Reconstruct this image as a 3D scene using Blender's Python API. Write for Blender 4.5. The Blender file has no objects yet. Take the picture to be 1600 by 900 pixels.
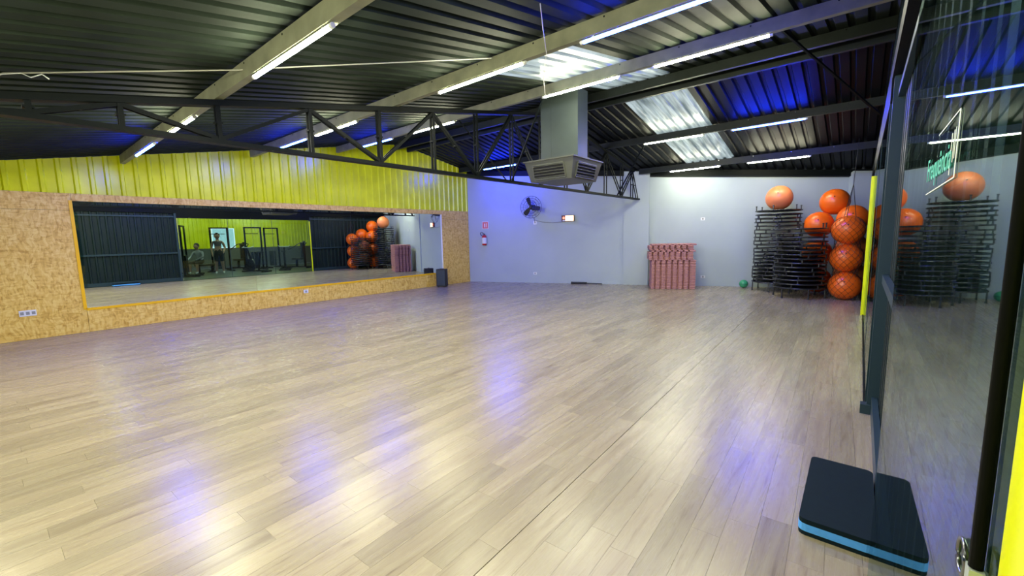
import bpy, bmesh, math, random
from mathutils import Vector, Matrix
random.seed(7)
sc = bpy.context.scene
COL = sc.collection
# ------------------------------------------------------------------ camera, world, exposure
cam_d = bpy.data.cameras.new('camera'); cam = bpy.data.objects.new('camera', cam_d); COL.objects.link(cam)
CH = 1.375
cam.matrix_world = Matrix(((0.7716, -0.0630, 0.6330, 0.0), (0.6358, 0.1063, -0.7645, 0.0),
                           (-0.0191, 0.9923, 0.1216, CH), (0, 0, 0, 1)))
cam_d.sensor_width = 36.0; cam_d.lens = 36.0 * 656.42 / 1600.0; cam_d.clip_start = 0.02; cam_d.clip_end = 200
sc.camera = cam
w = bpy.data.worlds.new('sky'); sc.world = w; w.use_nodes = True
w.node_tree.nodes['Background'].inputs[0].default_value = (0.82, 0.92, 1.0, 1)
w.node_tree.nodes['Background'].inputs[1].default_value = 0.9
vs = sc.view_settings
vs.view_transform = 'Standard'; vs.look = 'None'; vs.gamma = 1.0; vs.use_curve_mapping = False
vs.exposure = 1.0
WHITE_E, BLUE_E = 165.0, 235.0

# ------------------------------------------------------------------ room constants (metres)
WX = -9.337                     # mirror wall plane
CY = 9.242                      # mirror wall / back wall corner
BA = math.radians(20.23); BU = Vector((math.cos(BA), math.sin(BA), 0)); BN = Vector((math.sin(BA), -math.cos(BA), 0))
B0 = Vector((WX, CY, 0))
RY, RZ, RS = 6.875, 3.80, 0.182  # roof ridge
YF = -2.6                       # front end of room
RXW = 0.172                     # dark wall plane by the doors
def rz(y): return RZ - RS * abs(y - RY)
def back_y(x): return CY + (x - WX) * math.tan(BA)
def bw(s, z, off=0.0): return B0 + BU * s + BN * off + Vector((0, 0, z))   # point on back wall, off = proud into the room
PURL = 0.14

# ------------------------------------------------------------------ materials
MATS = {}
def node_mat(name):
    m = bpy.data.materials.new(name); m.use_nodes = True
    return m, m.node_tree, m.node_tree.nodes['Principled BSDF']
def S(b, k, v):
    if k in b.inputs: b.inputs[k].default_value = v
def mat(name, col, rough=0.5, metal=0.0, noise=0.0, nscale=8.0, bump=0.0, spec=0.5, coat=0.0, emit=None, estr=0.0):
    if name in MATS: return MATS[name]
    m, nt, b = node_mat(name)
    S(b, 'Base Color', (*col, 1)); S(b, 'Roughness', rough); S(b, 'Metallic', metal); S(b, 'Specular IOR Level', spec); S(b, 'Coat Weight', coat)
    tc = nt.nodes.new('ShaderNodeTexCoord'); n = nt.nodes.new('ShaderNodeTexNoise'); n.inputs['Scale'].default_value = nscale; n.inputs['Detail'].default_value = 4
    nt.links.new(tc.outputs['Object'], n.inputs['Vector'])
    if noise > 0:
        r = nt.nodes.new('ShaderNodeMapRange'); r.inputs[1].default_value = 0.3; r.inputs[2].default_value = 0.7
        r.inputs[3].default_value = 1 - noise; r.inputs[4].default_value = 1 + noise
        nt.links.new(n.outputs['Fac'], r.inputs[0])
        mx = nt.nodes.new('ShaderNodeVectorMath'); mx.operation = 'SCALE'; mx.inputs[0].default_value = col
        nt.links.new(r.outputs[0], mx.inputs['Scale']); nt.links.new(mx.outputs[0], b.inputs['Base Color'])
    if bump > 0:
        bp = nt.nodes.new('ShaderNodeBump'); bp.inputs['Strength'].default_value = bump; bp.inputs['Distance'].default_value = 0.01
        nt.links.new(n.outputs['Fac'], bp.inputs['Height']); nt.links.new(bp.outputs[0], b.inputs['Normal'])
    if emit: S(b, 'Emission Color', (*emit, 1)); S(b, 'Emission Strength', estr)
    MATS[name] = m
    return m
def glass_mat(name, tint, rough=0.0):
    if name in MATS: return MATS[name]
    m, nt, b = node_mat(name); nt.nodes.remove(b)
    out = nt.nodes['Material Output']; tr = nt.nodes.new('ShaderNodeBsdfTransparent'); tr.inputs[0].default_value = (*tint, 1)
    gl = nt.nodes.new('ShaderNodeBsdfGlossy'); gl.inputs['Roughness'].default_value = rough; gl.inputs[0].default_value = (0.66, 0.74, 0.76, 1)
    fr = nt.nodes.new('ShaderNodeFresnel'); fr.inputs[0].default_value = 1.5
    ge = nt.nodes.new('ShaderNodeNewGeometry'); mr = nt.nodes.new('ShaderNodeMapRange'); mr.inputs[3].default_value = 1.5; mr.inputs[4].default_value = 1/1.5   # no internal mirror inside the thin slab
    nt.links.new(ge.outputs['Backfacing'], mr.inputs[0]); nt.links.new(mr.outputs[0], fr.inputs[0])
    mx = nt.nodes.new('ShaderNodeMixShader')
    nt.links.new(fr.outputs[0], mx.inputs[0]); nt.links.new(tr.outputs[0], mx.inputs[1]); nt.links.new(gl.outputs[0], mx.inputs[2]); nt.links.new(mx.outputs[0], out.inputs[0])
    MATS[name] = m; return m
def osb_mat():
    m, nt, b = node_mat('oriented_strand_board')
    tc = nt.nodes.new('ShaderNodeTexCoord')
    vecs = []
    dn = nt.nodes.new('ShaderNodeTexNoise'); dn.inputs['Scale'].default_value = 3.0; dn.inputs['Detail'].default_value = 2; nt.links.new(tc.outputs['Object'], dn.inputs['Vector'])
    ds = nt.nodes.new('ShaderNodeVectorMath'); ds.operation = 'MULTIPLY_ADD'; ds.inputs[1].default_value = (0, 0.16, 0.16)
    nt.links.new(dn.outputs['Color'], ds.inputs[0]); nt.links.new(tc.outputs['Object'], ds.inputs[2])
    for i, (rot, sc_) in enumerate((((0.5, 0, 0), (1, 46, 14)), ((-0.9, 0, 0), (1, 13, 44)), ((2.2, 0, 0), (1, 40, 12)))):
        mp = nt.nodes.new('ShaderNodeMapping'); mp.inputs['Rotation'].default_value = rot; mp.inputs['Scale'].default_value = sc_
        nt.links.new(ds.outputs[0], mp.inputs[0])
        v = nt.nodes.new('ShaderNodeTexVoronoi'); v.inputs['Scale'].default_value = 1.0; nt.links.new(mp.outputs[0], v.inputs['Vector'])
        sp = nt.nodes.new('ShaderNodeSeparateColor'); nt.links.new(v.outputs['Color'], sp.inputs[0]); vecs.append(sp.outputs[0])
    a = nt.nodes.new('ShaderNodeMath'); a.operation = 'ADD'; nt.links.new(vecs[0], a.inputs[0]); nt.links.new(vecs[1], a.inputs[1])
    c = nt.nodes.new('ShaderNodeMath'); c.operation = 'ADD'; nt.links.new(a.outputs[0], c.inputs[0]); nt.links.new(vecs[2], c.inputs[1])
    r = nt.nodes.new('ShaderNodeValToRGB'); dv = nt.nodes.new('ShaderNodeMath'); dv.operation = 'DIVIDE'; dv.inputs[1].default_value = 3
    nt.links.new(c.outputs[0], dv.inputs[0]); nt.links.new(dv.outputs[0], r.inputs[0])
    e = r.color_ramp.elements; e[0].position = 0.15; e[0].color = (0.56, 0.31, 0.04, 1); e[1].position = 0.8; e[1].color = (0.90, 0.66, 0.17, 1)
    k = e.new(0.45); k.color = (0.78, 0.50, 0.09, 1)
    nt.links.new(r.outputs[0], b.inputs['Base Color']); S(b, 'Roughness', 0.55)
    bp = nt.nodes.new('ShaderNodeBump'); bp.inputs['Strength'].default_value = 0.25; bp.inputs['Distance'].default_value = 0.004
    nt.links.new(dv.outputs[0], bp.inputs['Height']); nt.links.new(bp.outputs[0], b.inputs['Normal'])
    return m
PLANK_ROT = math.radians(1.85)
def plank_mat():
    m, nt, b = node_mat('vinyl_wood_plank')
    at = nt.nodes.new('ShaderNodeAttribute'); at.attribute_name = 'tint'
    geo = nt.nodes.new('ShaderNodeNewGeometry')
    mp = nt.nodes.new('ShaderNodeMapping'); mp.inputs['Rotation'].default_value = (0, 0, -PLANK_ROT); mp.inputs['Scale'].default_value = (22, 1.1, 1)
    nt.links.new(geo.outputs['Position'], mp.inputs[0])
    sp = nt.nodes.new('ShaderNodeSeparateColor'); nt.links.new(at.outputs['Color'], sp.inputs[0])
    cb = nt.nodes.new('ShaderNodeCombineXYZ'); mu = nt.nodes.new('ShaderNodeMath'); mu.operation = 'MULTIPLY'; mu.inputs[1].default_value = 57.0
    nt.links.new(sp.outputs[0], mu.inputs[0]); nt.links.new(mu.outputs[0], cb.inputs[2])
    ad = nt.nodes.new('ShaderNodeVectorMath'); nt.links.new(mp.outputs[0], ad.inputs[0]); nt.links.new(cb.outputs[0], ad.inputs[1])
    n1 = nt.nodes.new('ShaderNodeTexNoise'); n1.inputs['Scale'].default_value = 1.6; n1.inputs['Detail'].default_value = 8; n1.inputs['Roughness'].default_value = 0.68; n1.inputs['Distortion'].default_value = 0.6
    nt.links.new(ad.outputs[0], n1.inputs['Vector'])
    r = nt.nodes.new('ShaderNodeValToRGB'); e = r.color_ramp.elements
    e[0].position = 0.28; e[0].color = (0.150, 0.108, 0.066, 1); e[1].position = 0.66; e[1].color = (0.365, 0.316, 0.218, 1)
    k = e.new(0.42); k.color = (0.305, 0.248, 0.168, 1)
    nt.links.new(n1.outputs['Fac'], r.inputs[0])
    mr = nt.nodes.new('ShaderNodeMapRange'); mr.inputs[3].default_value = 0.82; mr.inputs[4].default_value = 1.12; nt.links.new(sp.outputs[1], mr.inputs[0])
    vm = nt.nodes.new('ShaderNodeVectorMath'); vm.operation = 'SCALE'; nt.links.new(r.outputs[0], vm.inputs[0]); nt.links.new(mr.outputs[0], vm.inputs['Scale'])
    nt.links.new(vm.outputs[0], b.inputs['Base Color'])
    rr = nt.nodes.new('ShaderNodeMapRange'); rr.inputs[3].default_value = 0.31; rr.inputs[4].default_value = 0.24; nt.links.new(n1.outputs['Fac'], rr.inputs[0])
    nt.links.new(rr.outputs[0], b.inputs['Roughness']); S(b, 'Specular IOR Level', 0.5)
    bp = nt.nodes.new('ShaderNodeBump'); bp.inputs['Strength'].default_value = 0.10; bp.inputs['Distance'].default_value = 0.003
    nt.links.new(n1.outputs['Fac'], bp.inputs['Height']); nt.links.new(bp.outputs[0], b.inputs['Normal'])
    return m
def skylight_mat():
    m, nt, b = node_mat('translucent_sheet'); out = nt.nodes['Material Output']
    tl = nt.nodes.new('ShaderNodeBsdfTranslucent'); tl.inputs[0].default_value = (0.62, 0.70, 0.66, 1)
    S(b, 'Base Color', (0.30, 0.34, 0.34, 1)); S(b, 'Roughness', 0.25)
    tc = nt.nodes.new('ShaderNodeTexCoord'); n = nt.nodes.new('ShaderNodeTexNoise'); mp = nt.nodes.new('ShaderNodeMapping'); mp.inputs['Scale'].default_value = (9, 0.7, 1)
    nt.links.new(tc.outputs['Object'], mp.inputs[0]); nt.links.new(mp.outputs[0], n.inputs['Vector']); n.inputs['Scale'].default_value = 2
    r = nt.nodes.new('ShaderNodeValToRGB'); r.color_ramp.elements[0].color = (0.16, 0.20, 0.20, 1); r.color_ramp.elements[1].color = (0.62, 0.68, 0.66, 1)
    r.color_ramp.elements[0].position = .35; r.color_ramp.elements[1].position = .62
    nt.links.new(n.outputs['Fac'], r.inputs[0]); nt.links.new(r.outputs[0], tl.inputs[0])
    mx = nt.nodes.new('ShaderNodeMixShader'); mx.inputs[0].default_value = 0.45
    nt.links.new(tl.outputs[0], mx.inputs[1]); nt.links.new(b.outputs[0], mx.inputs[2]); nt.links.new(mx.outputs[0], out.inputs[0])
    return m
M_OSB = osb_mat(); M_PLANK = plank_mat(); M_SKYL = skylight_mat()
M_LIME = mat('lime_paint', (0.80, 0.84, 0.002), 0.28, noise=0.10, nscale=3.0, spec=0.5)
M_WALL = mat('blue_grey_wall_paint', (0.415, 0.485, 0.52), 0.6, noise=0.035, nscale=1.5, bump=0.05)
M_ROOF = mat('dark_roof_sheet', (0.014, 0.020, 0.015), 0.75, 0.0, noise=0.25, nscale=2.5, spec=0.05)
M_ROOF_SHADE = mat('shaded_roof_sheet', (0.004, 0.006, 0.007), 0.5, 0.0, noise=0.25, nscale=2.5, spec=0.12)  # same sheet on the far slope, its shade put into a darker colour
M_DARKSHEET = mat('black_wall_sheet', (0.008, 0.019, 0.020), 0.42, noise=0.15, nscale=3, spec=0.25)
M_BLACK = mat('black_painted_steel', (0.004, 0.006, 0.007), 0.5, spec=0.10)
M_RAIL = mat('slate_painted_steel', (0.022, 0.046, 0.058), 0.4, spec=0.3)
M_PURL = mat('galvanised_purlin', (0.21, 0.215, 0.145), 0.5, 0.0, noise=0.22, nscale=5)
M_MIRROR = mat('mirror_silver', (0.80, 0.86, 0.85), 0.0, 1.0)
M_YEL = mat('yellow_edging', (1.0, 0.56, 0.003), 0.4)
M_WHITEP = mat('white_plastic', (0.78, 0.80, 0.80), 0.35)
M_GREYP = mat('grey_plastic', (0.30, 0.31, 0.30), 0.4)
M_RUBBER = mat('black_rubber', (0.012, 0.014, 0.016), 0.55)
M_CHROME = mat('dark_chrome', (0.22, 0.23, 0.24), 0.22, 1.0)
M_GLASS = glass_mat('door_glass', (0.70, 0.82, 0.80))
M_TUBE_W = mat('white_tube_glow', (1, 1, 1), 0.4, emit=(1.0, 0.985, 0.68), estr=WHITE_E)
M_TUBE_W2 = mat('dimmed_white_tube_glow', (1, 1, 1), 0.4, emit=(1.0, 0.985, 0.68), estr=WHITE_E*0.5)  # weaker glow, set to soften the hot spot on the back wall
M_TUBE_B = mat('blue_tube_glow', (0.4, 0.5, 1), 0.4, emit=(0.008, 0.03, 1.0), estr=BLUE_E)
M_DUCT = mat('duct_sheet_metal', (0.045, 0.06, 0.06), 0.42, 0.2, noise=0.12, nscale=3)
M_ORANGE = mat('orange_vinyl_ball', (0.90, 0.15, 0.008), 0.30, noise=0.06, nscale=4)
M_PEACH = mat('faded_peach_ball', (0.80, 0.24, 0.09), 0.34, noise=0.06, nscale=4)
M_MAT = mat('rose_brown_foam', (0.44, 0.21, 0.20), 0.75, noise=0.10, nscale=20)
M_MATD = mat('dark_foam', (0.05, 0.02, 0.025), 0.8)
M_RED = mat('red_enamel', (0.55, 0.02, 0.025), 0.3)
M_CABLE = mat('pale_cable', (0.42, 0.42, 0.36), 0.5)

# ------------------------------------------------------------------ mesh helpers
class MB:
    def __init__(s): s.v = []; s.f = []; s.tint = []
    def quad(s, a, b, c, d): i = len(s.v); s.v += [tuple(a), tuple(b), tuple(c), tuple(d)]; s.f.append((i, i+1, i+2, i+3)); return s
    def box(s, x0, x1, y0, y1, z0, z1):
        i = len(s.v)
        s.v += [(x0,y0,z0),(x1,y0,z0),(x1,y1,z0),(x0,y1,z0),(x0,y0,z1),(x1,y0,z1),(x1,y1,z1),(x0,y1,z1)]
        s.f += [tuple(i+k for k in q) for q in ((0,3,2,1),(4,5,6,7),(0,1,5,4),(1,2,6,5),(2,3,7,6),(3,0,4,7))]; return s
    def bevbox(s, x0, x1, y0, y1, z0, z1, r=0.02, n=3):      # vertical edges rounded
        pts = []
        for cx, cy, a0 in ((x1-r, y1-r, 0), (x0+r, y1-r, 90), (x0+r, y0+r, 180), (x1-r, y0+r, 270)):
            for k in range(n+1):
                a = math.radians(a0 + 90*k/n); pts.append((cx + r*math.cos(a), cy + r*math.sin(a)))
        return s.prism(pts, z0, z1)
    def prism(s, pts, z0, z1):
        i = len(s.v); n = len(pts)
        s.v += [(p[0], p[1], z0) for p in pts] + [(p[0], p[1], z1) for p in pts]
        s.f.append(tuple(range(i+n-1, i-1, -1))); s.f.append(tuple(range(i+n, i+2*n)))
        for k in range(n): s.f.append((i+k, i+(k+1) % n, i+n+(k+1) % n, i+n+k))
        return s
    def frame(s, p0, p1):
        d = (Vector(p1) - Vector(p0)).normalized(); up = Vector((0,0,1)) if abs(d.z) < 0.95 else Vector((0,1,0))
        a = d.cross(up).normalized(); b = a.cross(d).normalized(); return a, b
    def bar(s, p0, p1, wd, ht):
        a, b = s.frame(p0, p1); p0 = Vector(p0); p1 = Vector(p1); i = len(s.v)
        for p in (p0, p1):
            for sx, sy in ((-1,-1),(1,-1),(1,1),(-1,1)): s.v.append(tuple(p + a*sx*wd/2 + b*sy*ht/2))
        s.f += [tuple(i+k for k in q) for q in ((0,1,2,3),(7,6,5,4),(0,4,5,1),(1,5,6,2),(2,6,7,3),(3,7,4,0))]; return s
    def cyl(s, p0, p1, r0, r1=None, n=12, cap=True):
        r1 = r0 if r1 is None else r1; a, b = s.frame(p0, p1); i = len(s.v)
        for p, r in ((Vector(p0), r0), (Vector(p1), r1)):
            for k in range(n): t = 2*math.pi*k/n; s.v.append(tuple(p + a*math.cos(t)*r + b*math.sin(t)*r))
        for k in range(n): s.f.append((i+k, i+(k+1) % n, i+n+(k+1) % n, i+n+k))
        if cap: s.f.append(tuple(range(i+n-1, i-1, -1))); s.f.append(tuple(range(i+n, i+2*n)))
        return s
    def tube(s, pts, r, n=6, closed=False):
        pts = [Vector(p) for p in pts]; m = len(pts); i0 = len(s.v)
        for j, p in enumerate(pts):
            q0 = pts[(j-1) % m] if (closed or j > 0) else p; q1 = pts[(j+1) % m] if (closed or j < m-1) else p
            a, b = s.frame(q0, q1)
            for k in range(n): t = 2*math.pi*k/n; s.v.append(tuple(p + a*math.cos(t)*r + b*math.sin(t)*r))
        for j in range(m if closed else m-1):
            A = i0 + j*n; B = i0 + ((j+1) % m)*n
            for k in range(n): s.f.append((A+k, A+(k+1) % n, B+(k+1) % n, B+k))
        if not closed: s.f.append(tuple(range(i0+n-1, i0-1, -1))); s.f.append(tuple(range(i0+(m-1)*n, i0+m*n)))
        return s
    def ring(s, c, R, r, n=28, m=6, ax=2):
        pts = []
        for k in range(n):
            t = 2*math.pi*k/n; q = [R*math.cos(t), R*math.sin(t)]
            pts.append(Vector(c) + (Vector((q[0], q[1], 0)) if ax == 2 else Vector((0, q[0], q[1])) if ax == 0 else Vector((q[0], 0, q[1]))))
        return s.tube(pts, r, m, True)
    def lathe(s, c, prof, n=20):      # prof: [(r, z)...] about vertical axis
        i = len(s.v); c = Vector(c)
        for r, z in prof:
            for k in range(n): t = 2*math.pi*k/n; s.v.append((c.x + r*math.cos(t), c.y + r*math.sin(t), c.z + z))
        for j in range(len(prof)-1):
            for k in range(n): s.f.append((i+j*n+k, i+j*n+(k+1) % n, i+(j+1)*n+(k+1) % n, i+(j+1)*n+k))
        s.f.append(tuple(range(i+n-1, i-1, -1))); s.f.append(tuple(range(i+(len(prof)-1)*n, i+len(prof)*n)))
        return s
    def ball(s, c, r, n=32, m=18, sq=1.0):
        prof = [(max(1e-4, r*math.sin(math.pi*k/m)), -r*sq*math.cos(math.pi*k/m)) for k in range(m+1)]
        return s.lathe(c, prof, n)
    def xf(s, mtx): s.v = [tuple(mtx @ Vector(p)) for p in s.v]; return s
    def build(s, name, material, parent=None, world=False, smooth=False):
        v = s.v
        if world and parent is not None:
            L = parent.location.copy()
            if parent.parent is not None: L += parent.parent.location
            v = [(p[0]-L.x, p[1]-L.y, p[2]-L.z) for p in v]
        me = bpy.data.meshes.new(name); me.from_pydata(v, [], s.f); me.update()
        if smooth: me.polygons.foreach_set('use_smooth', [True]*len(me.polygons))
        me.materials.append(material)
        o = bpy.data.objects.new(name, me); COL.objects.link(o)
        if parent is not None: o.parent = parent
        return o
def tag(o, label, cat, group=None):
    o['label'] = label; o['category'] = cat
    if group: o['group'] = group
    return o
def thing(name, label, cat, loc=(0,0,0), rz_=0.0, group=None):
    o = bpy.data.objects.new(name, None); COL.objects.link(o); o.location = loc; o.rotation_euler = (0, 0, rz_); o.empty_display_size = 0.1
    return tag(o, label, cat, group)
def structure(o, label=None, cat=None):
    o['kind'] = 'structure'
    if label: o['label'] = label
    if cat: o['category'] = cat
    return o
def copy_tree(o, parent=None):
    c = o.copy(); COL.objects.link(c); c.parent = parent
    for ch in [x for x in bpy.data.objects if x.parent == o]: copy_tree(ch, c)
    return c
def children_of(o): return [x for x in bpy.data.objects if x.parent == o]
ORD = ['first','second','third','fourth','fifth','sixth','seventh','eighth','ninth','tenth','eleventh','twelfth','thirteenth','fourteenth','fifteenth','sixteenth','seventeenth','eighteenth','nineteenth','twentieth','twenty-first','twenty-second','twenty-third','twenty-fourth','twenty-fifth','twenty-sixth','twenty-seventh','twenty-eighth','twenty-ninth','thirtieth']
PER = 0.178
def rib_profile(a0, a1, depth):         # (coordinate, height) list of a trapezoid sheet between a0 and a1
    out = []; k = math.floor(a0/PER)
    def hgt(a):
        t = (a/PER - math.floor(a/PER))*PER
        if t < 0.104: return 0.0
        if t < 0.122: return depth*(t-0.104)/0.018
        if t < 0.160: return depth
        return depth*(1-(t-0.160)/0.018)
    pts = {a0, a1}
    for j in range(k, math.ceil(a1/PER)+1):
        for d in (0, 0.104, 0.122, 0.160):
            q = j*PER + d
            if a0 < q < a1: pts.add(q)
    return [(a, hgt(a)) for a in sorted(pts)]

# ------------------------------------------------------------------ floor
room = [(WX, YF), (0.165, YF), (0.165, back_y(0.165)), (WX, CY)]
fl = MB(); fl.prism([(WX-0.2, YF-0.2), (0.2, YF-0.2), (0.2, back_y(0.2)+0.3), (WX-0.2, CY+0.1)], -0.12, -0.012)
floor = structure(fl.build('floor', mat('floor_joint_dark', (0.10, 0.085, 0.07), 0.6)), 'pale wood plank floor of the exercise studio', 'floor')
def clip(poly):
    for i in range(4):
        a = room[i]; b = room[(i+1) % 4]; res = []
        def side(p): return (b[0]-a[0])*(p[1]-a[1]) - (b[1]-a[1])*(p[0]-a[0])
        for j in range(len(poly)):
            p = poly[j]; q = poly[(j+1) % len(poly)]; sp, sq = side(p), side(q)
            if sp >= 0: res.append(p)
            if (sp >= 0) != (sq >= 0):
                t = sp/(sp-sq); res.append((p[0]+(q[0]-p[0])*t, p[1]+(q[1]-p[1])*t))
        poly = res
        if len(poly) < 3: return []
    return poly
PW, PL = 0.126, 0.93
cr, sr = math.cos(PLANK_ROT), math.sin(PLANK_ROT)
inv = cam.matrix_world.inverted(); FP = 656.42
planks = []
rows = range(-76, 12)
SEAM_ROW = 0
for r_ in rows:
    x0 = -1.10 + r_*PW; x1 = x0 + PW - 0.0009
    if r_ == SEAM_ROW: x0 += 0.003
    y = -4.0 - random.random()*PL
    while y < 14.5:
        ln = PL*random.choice((0.7, 1.0, 1.0, 1.15)); y1 = y + ln - 0.0009
        q = [(x0*cr - yy*sr, x0*sr + yy*cr) if False else (px*cr - yy*sr, px*sr + yy*cr) for px, yy in ((x0, y), (x1, y), (x1, y1), (x0, y1))]
        q = clip(q)
        if q:
            ar = 0; pp = []
            ok = True
            for p in q:
                c = inv @ Vector((p[0], p[1], 0))
                if c.z > -0.3: ok = False; break
                pp.append((800 + FP*c.x/-c.z, 450 - FP*c.y/-c.z))
            if ok:
                mx = sum(p[0] for p in pp)/len(pp); my = sum(p[1] for p in pp)/len(pp)
                if -60 < mx < 1640 and my < 960:
                    ar = abs(sum(pp[i][0]*pp[(i+1) % len(pp)][1]-pp[(i+1) % len(pp)][0]*pp[i][1] for i in range(len(pp))))/2
            planks.append((ar, q))
        y += ln
planks.sort(key=lambda t: -t[0])
rest = MB(); rest_t = []
def plank_tints(): 
    g = random.random(); g = g**0.75
    return (random.random(), g, random.random(), 1)
def add_tint(me, cols):
    at = me.color_attributes.new('tint', 'FLOAT_COLOR', 'CORNER'); i = 0
    flat = []
    for p in me.polygons:
        for _ in p.loop_indices: flat += cols[p.index]
    at.data.foreach_set('color', flat)
for i, (ar, q) in enumerate(planks):
    t = plank_tints()
    if i < 300 and ar > 0:
        m_ = MB(); m_.prism(q, -0.012, 0.0); o = m_.build('plank', M_PLANK, floor); add_tint(o.data, [t]*len(m_.f))
    else:
        n0 = len(rest.f); rest.prism(q, -0.012, 0.0); rest_t += [t]*(len(rest.f)-n0)
o = rest.build('plank_field', M_PLANK, floor); add_tint(o.data, rest_t); o['kind'] = 'stuff'

# ------------------------------------------------------------------ mirror wall (wall_left)
wl = MB(); wl.box(WX-0.16, WX-0.045, YF, CY+0.02, 0, 2.45)
wall_left = structure(wl.build('wall_left', mat('wall_core', (0.25, 0.24, 0.22), 0.8)), 'strand board and lime metal wall holding the long mirror', 'wall')
MY0, MY1, MZ0, MZ1, OT = 0.765, 8.15, 0.375, 2.04, 2.155
def osb(y0, y1, z0, z1):
    g = 0.002; return MB().box(WX-0.042, WX, y0+g, y1-g, z0+g, z1-g).build('strand_board', M_OSB, wall_left)
for a, b in ((YF, -1.65), (-1.65, -0.43), (-0.43, MY0)):
    osb(a, b, 0, 1.90); osb(a, b, 1.90, OT)
for a, b in ((MY0, 2.566), (2.566, 4.584), (4.584, 6.4), (6.4, MY1)):
    osb(a, b, 0, MZ0); osb(a, b, MZ1, OT)
osb(MY1, CY-0.005, 0, 1.90); osb(MY1, CY-0.005, 1.90, OT)
# lime gable sheets
gy = YF
while gy < CY - 0.01:
    g1 = min(CY, (math.floor(gy/(PER*6)+1e-6)+1)*PER*6)
    pr = rib_profile(gy, g1, 0.028); m_ = MB()
    zs = []
    for (a, hh) in pr:
        m_.v += [(WX-0.032+hh, a, OT+0.001), (WX-0.032+hh, a, rz(a)-0.004)]
    for k in range(len(pr)-1): m_.f.append((2*k, 2*k+2, 2*k+3, 2*k+1))
    m_.build('gable_sheet', M_LIME, wall_left); gy = g1
# mirror
mir = thing('wall_mirror', 'long three pane mirror set into the strand board wall', 'mirror', (WX-0.03, MY0, MZ0))
ys = [MY0+0.004, 3.22, 5.725, MY1-0.004]
for a, b in zip(ys[:-1], ys[1:]):
    MB().box(WX-0.038, WX-0.020, a+0.0015, b-0.0015, MZ0+0.004, MZ1-0.004).build('mirror_pane', M_MIRROR, mir, world=True)
e = MB(); e.box(WX+0.001, WX+0.009, MY0-0.032, MY0+0.006, MZ0-0.01, MZ1+0.01); e.build('side_edging', M_YEL, mir, world=True)['label'] = 'yellow side edging strip'
e = MB(); e.box(WX-0.018, WX+0.009, MY0-0.005, MY1-0.3, MZ0-0.028, MZ0+0.006); e.build('sill_edging', M_YEL, mir, world=True)['label'] = 'yellow sill edging strip'
e = MB(); e.box(WX-0.018, WX+0.004, MY1-0.004, MY1+0.008, MZ0, MZ1); e.build('end_edging', M_WHITEP, mir, world=True)

# ------------------------------------------------------------------ back wall
def bprism(m_, s0, s1, off0, off1, z0, ztop):
    i = len(m_.v)
    for s_, of in ((s0, off0), (s1, off0), (s1, off1), (s0, off1)):
        p = bw(s_, 0, of); m_.v.append((p.x, p.y, z0))
    for s_, of in ((s0, off0), (s1, off0), (s1, off1), (s0, off1)):
        p = bw(s_, 0, of); m_.v.append((p.x, p.y, ztop(p.y)))
    m_.f += [tuple(i+k for k in q) for q in ((0,3,2,1),(4,5,6,7),(0,1,5,4),(1,2,6,5),(2,3,7,6),(3,0,4,7))]
    return m_
SE = 9.67
wbm = MB(); bprism(wbm, -0.25, 5.20, 0.0, -0.30, -0.02, lambda y: rz(y)-0.155)
wall_back = structure(wbm.build('wall_back', M_WALL), 'blue-grey painted back wall', 'wall')
m_ = MB(); bprism(m_, 5.20, 10.6, -0.10, -0.30, -0.02, lambda y: rz(y)-0.155); m_.build('recessed_wall_panel', M_WALL, wall_back)
m_ = MB(); bprism(m_, 4.62, 5.28, 0.035, -0.29, 0, lambda y: rz(y)-0.045); m_.build('pilaster', M_WALL, wall_back)
m_ = MB(); bprism(m_, SE, SE+0.44, 0.12, -0.09, 0, lambda y: rz(y)-0.08); m_.build('corner_pilaster', M_WALL, wall_back)
m_ = MB(); bprism(m_, -0.02, 10.5, -0.004, -0.22, 2.3, lambda y: rz(y)-0.004)
m_.v = [v if i >= 4 else (v[0], v[1], rz(v[1])-0.155) for i, v in enumerate(m_.v)]
m_.build('eave_plate', M_BLACK, wall_back)

# ------------------------------------------------------------------ roof
rf = MB(); rf.bar((WX-0.1, RY, RZ+0.06), (0.9, RY, RZ+0.06), 0.5, 0.02)
ceiling = structure(rf.build('ceiling', M_ROOF), 'dark corrugated metal gable roof seen from below', 'ceiling')
SHW = PER*6
def roof_sheet(x0, x1, y0, y1, material, name='roof_sheet', shift=-3.4):
    pr = rib_profile(x0-shift, x1-shift, 0.034); m_ = MB(); n = len(pr)
    for yy in (y0, y1):
        for a, hh in pr: m_.v.append((a+shift, yy, rz(yy)+hh))
    for k in range(n-1): m_.f.append((k, k+1, n+k+1, n+k))
    return m_.build(name, material, ceiling)
x = -3.4 - SHW*6
while x < 0.6:
    a = max(x, WX-0.15); b = x + SHW
    sky = abs(x+3.4) < 0.01
    if sky:
        roof_sheet(a, b, YF-0.1, 3.45, M_ROOF); roof_sheet(a, b, 3.40, RY-0.12, M_SKYL, 'translucent_roof_sheet')
        roof_sheet(a, b, RY-0.12, RY, M_ROOF); roof_sheet(a, b, RY, 7.0, M_ROOF_SHADE)
        roof_sheet(a, b, 7.0, 10.95, M_SKYL, 'translucent_roof_sheet'); roof_sheet(a, b, 10.9, back_y(b)+0.45, M_ROOF_SHADE)
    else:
        roof_sheet(a, b, YF-0.1, RY, M_ROOF); roof_sheet(a, b, RY, back_y(b)+0.45, M_ROOF_SHADE)
    x += SHW
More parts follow.
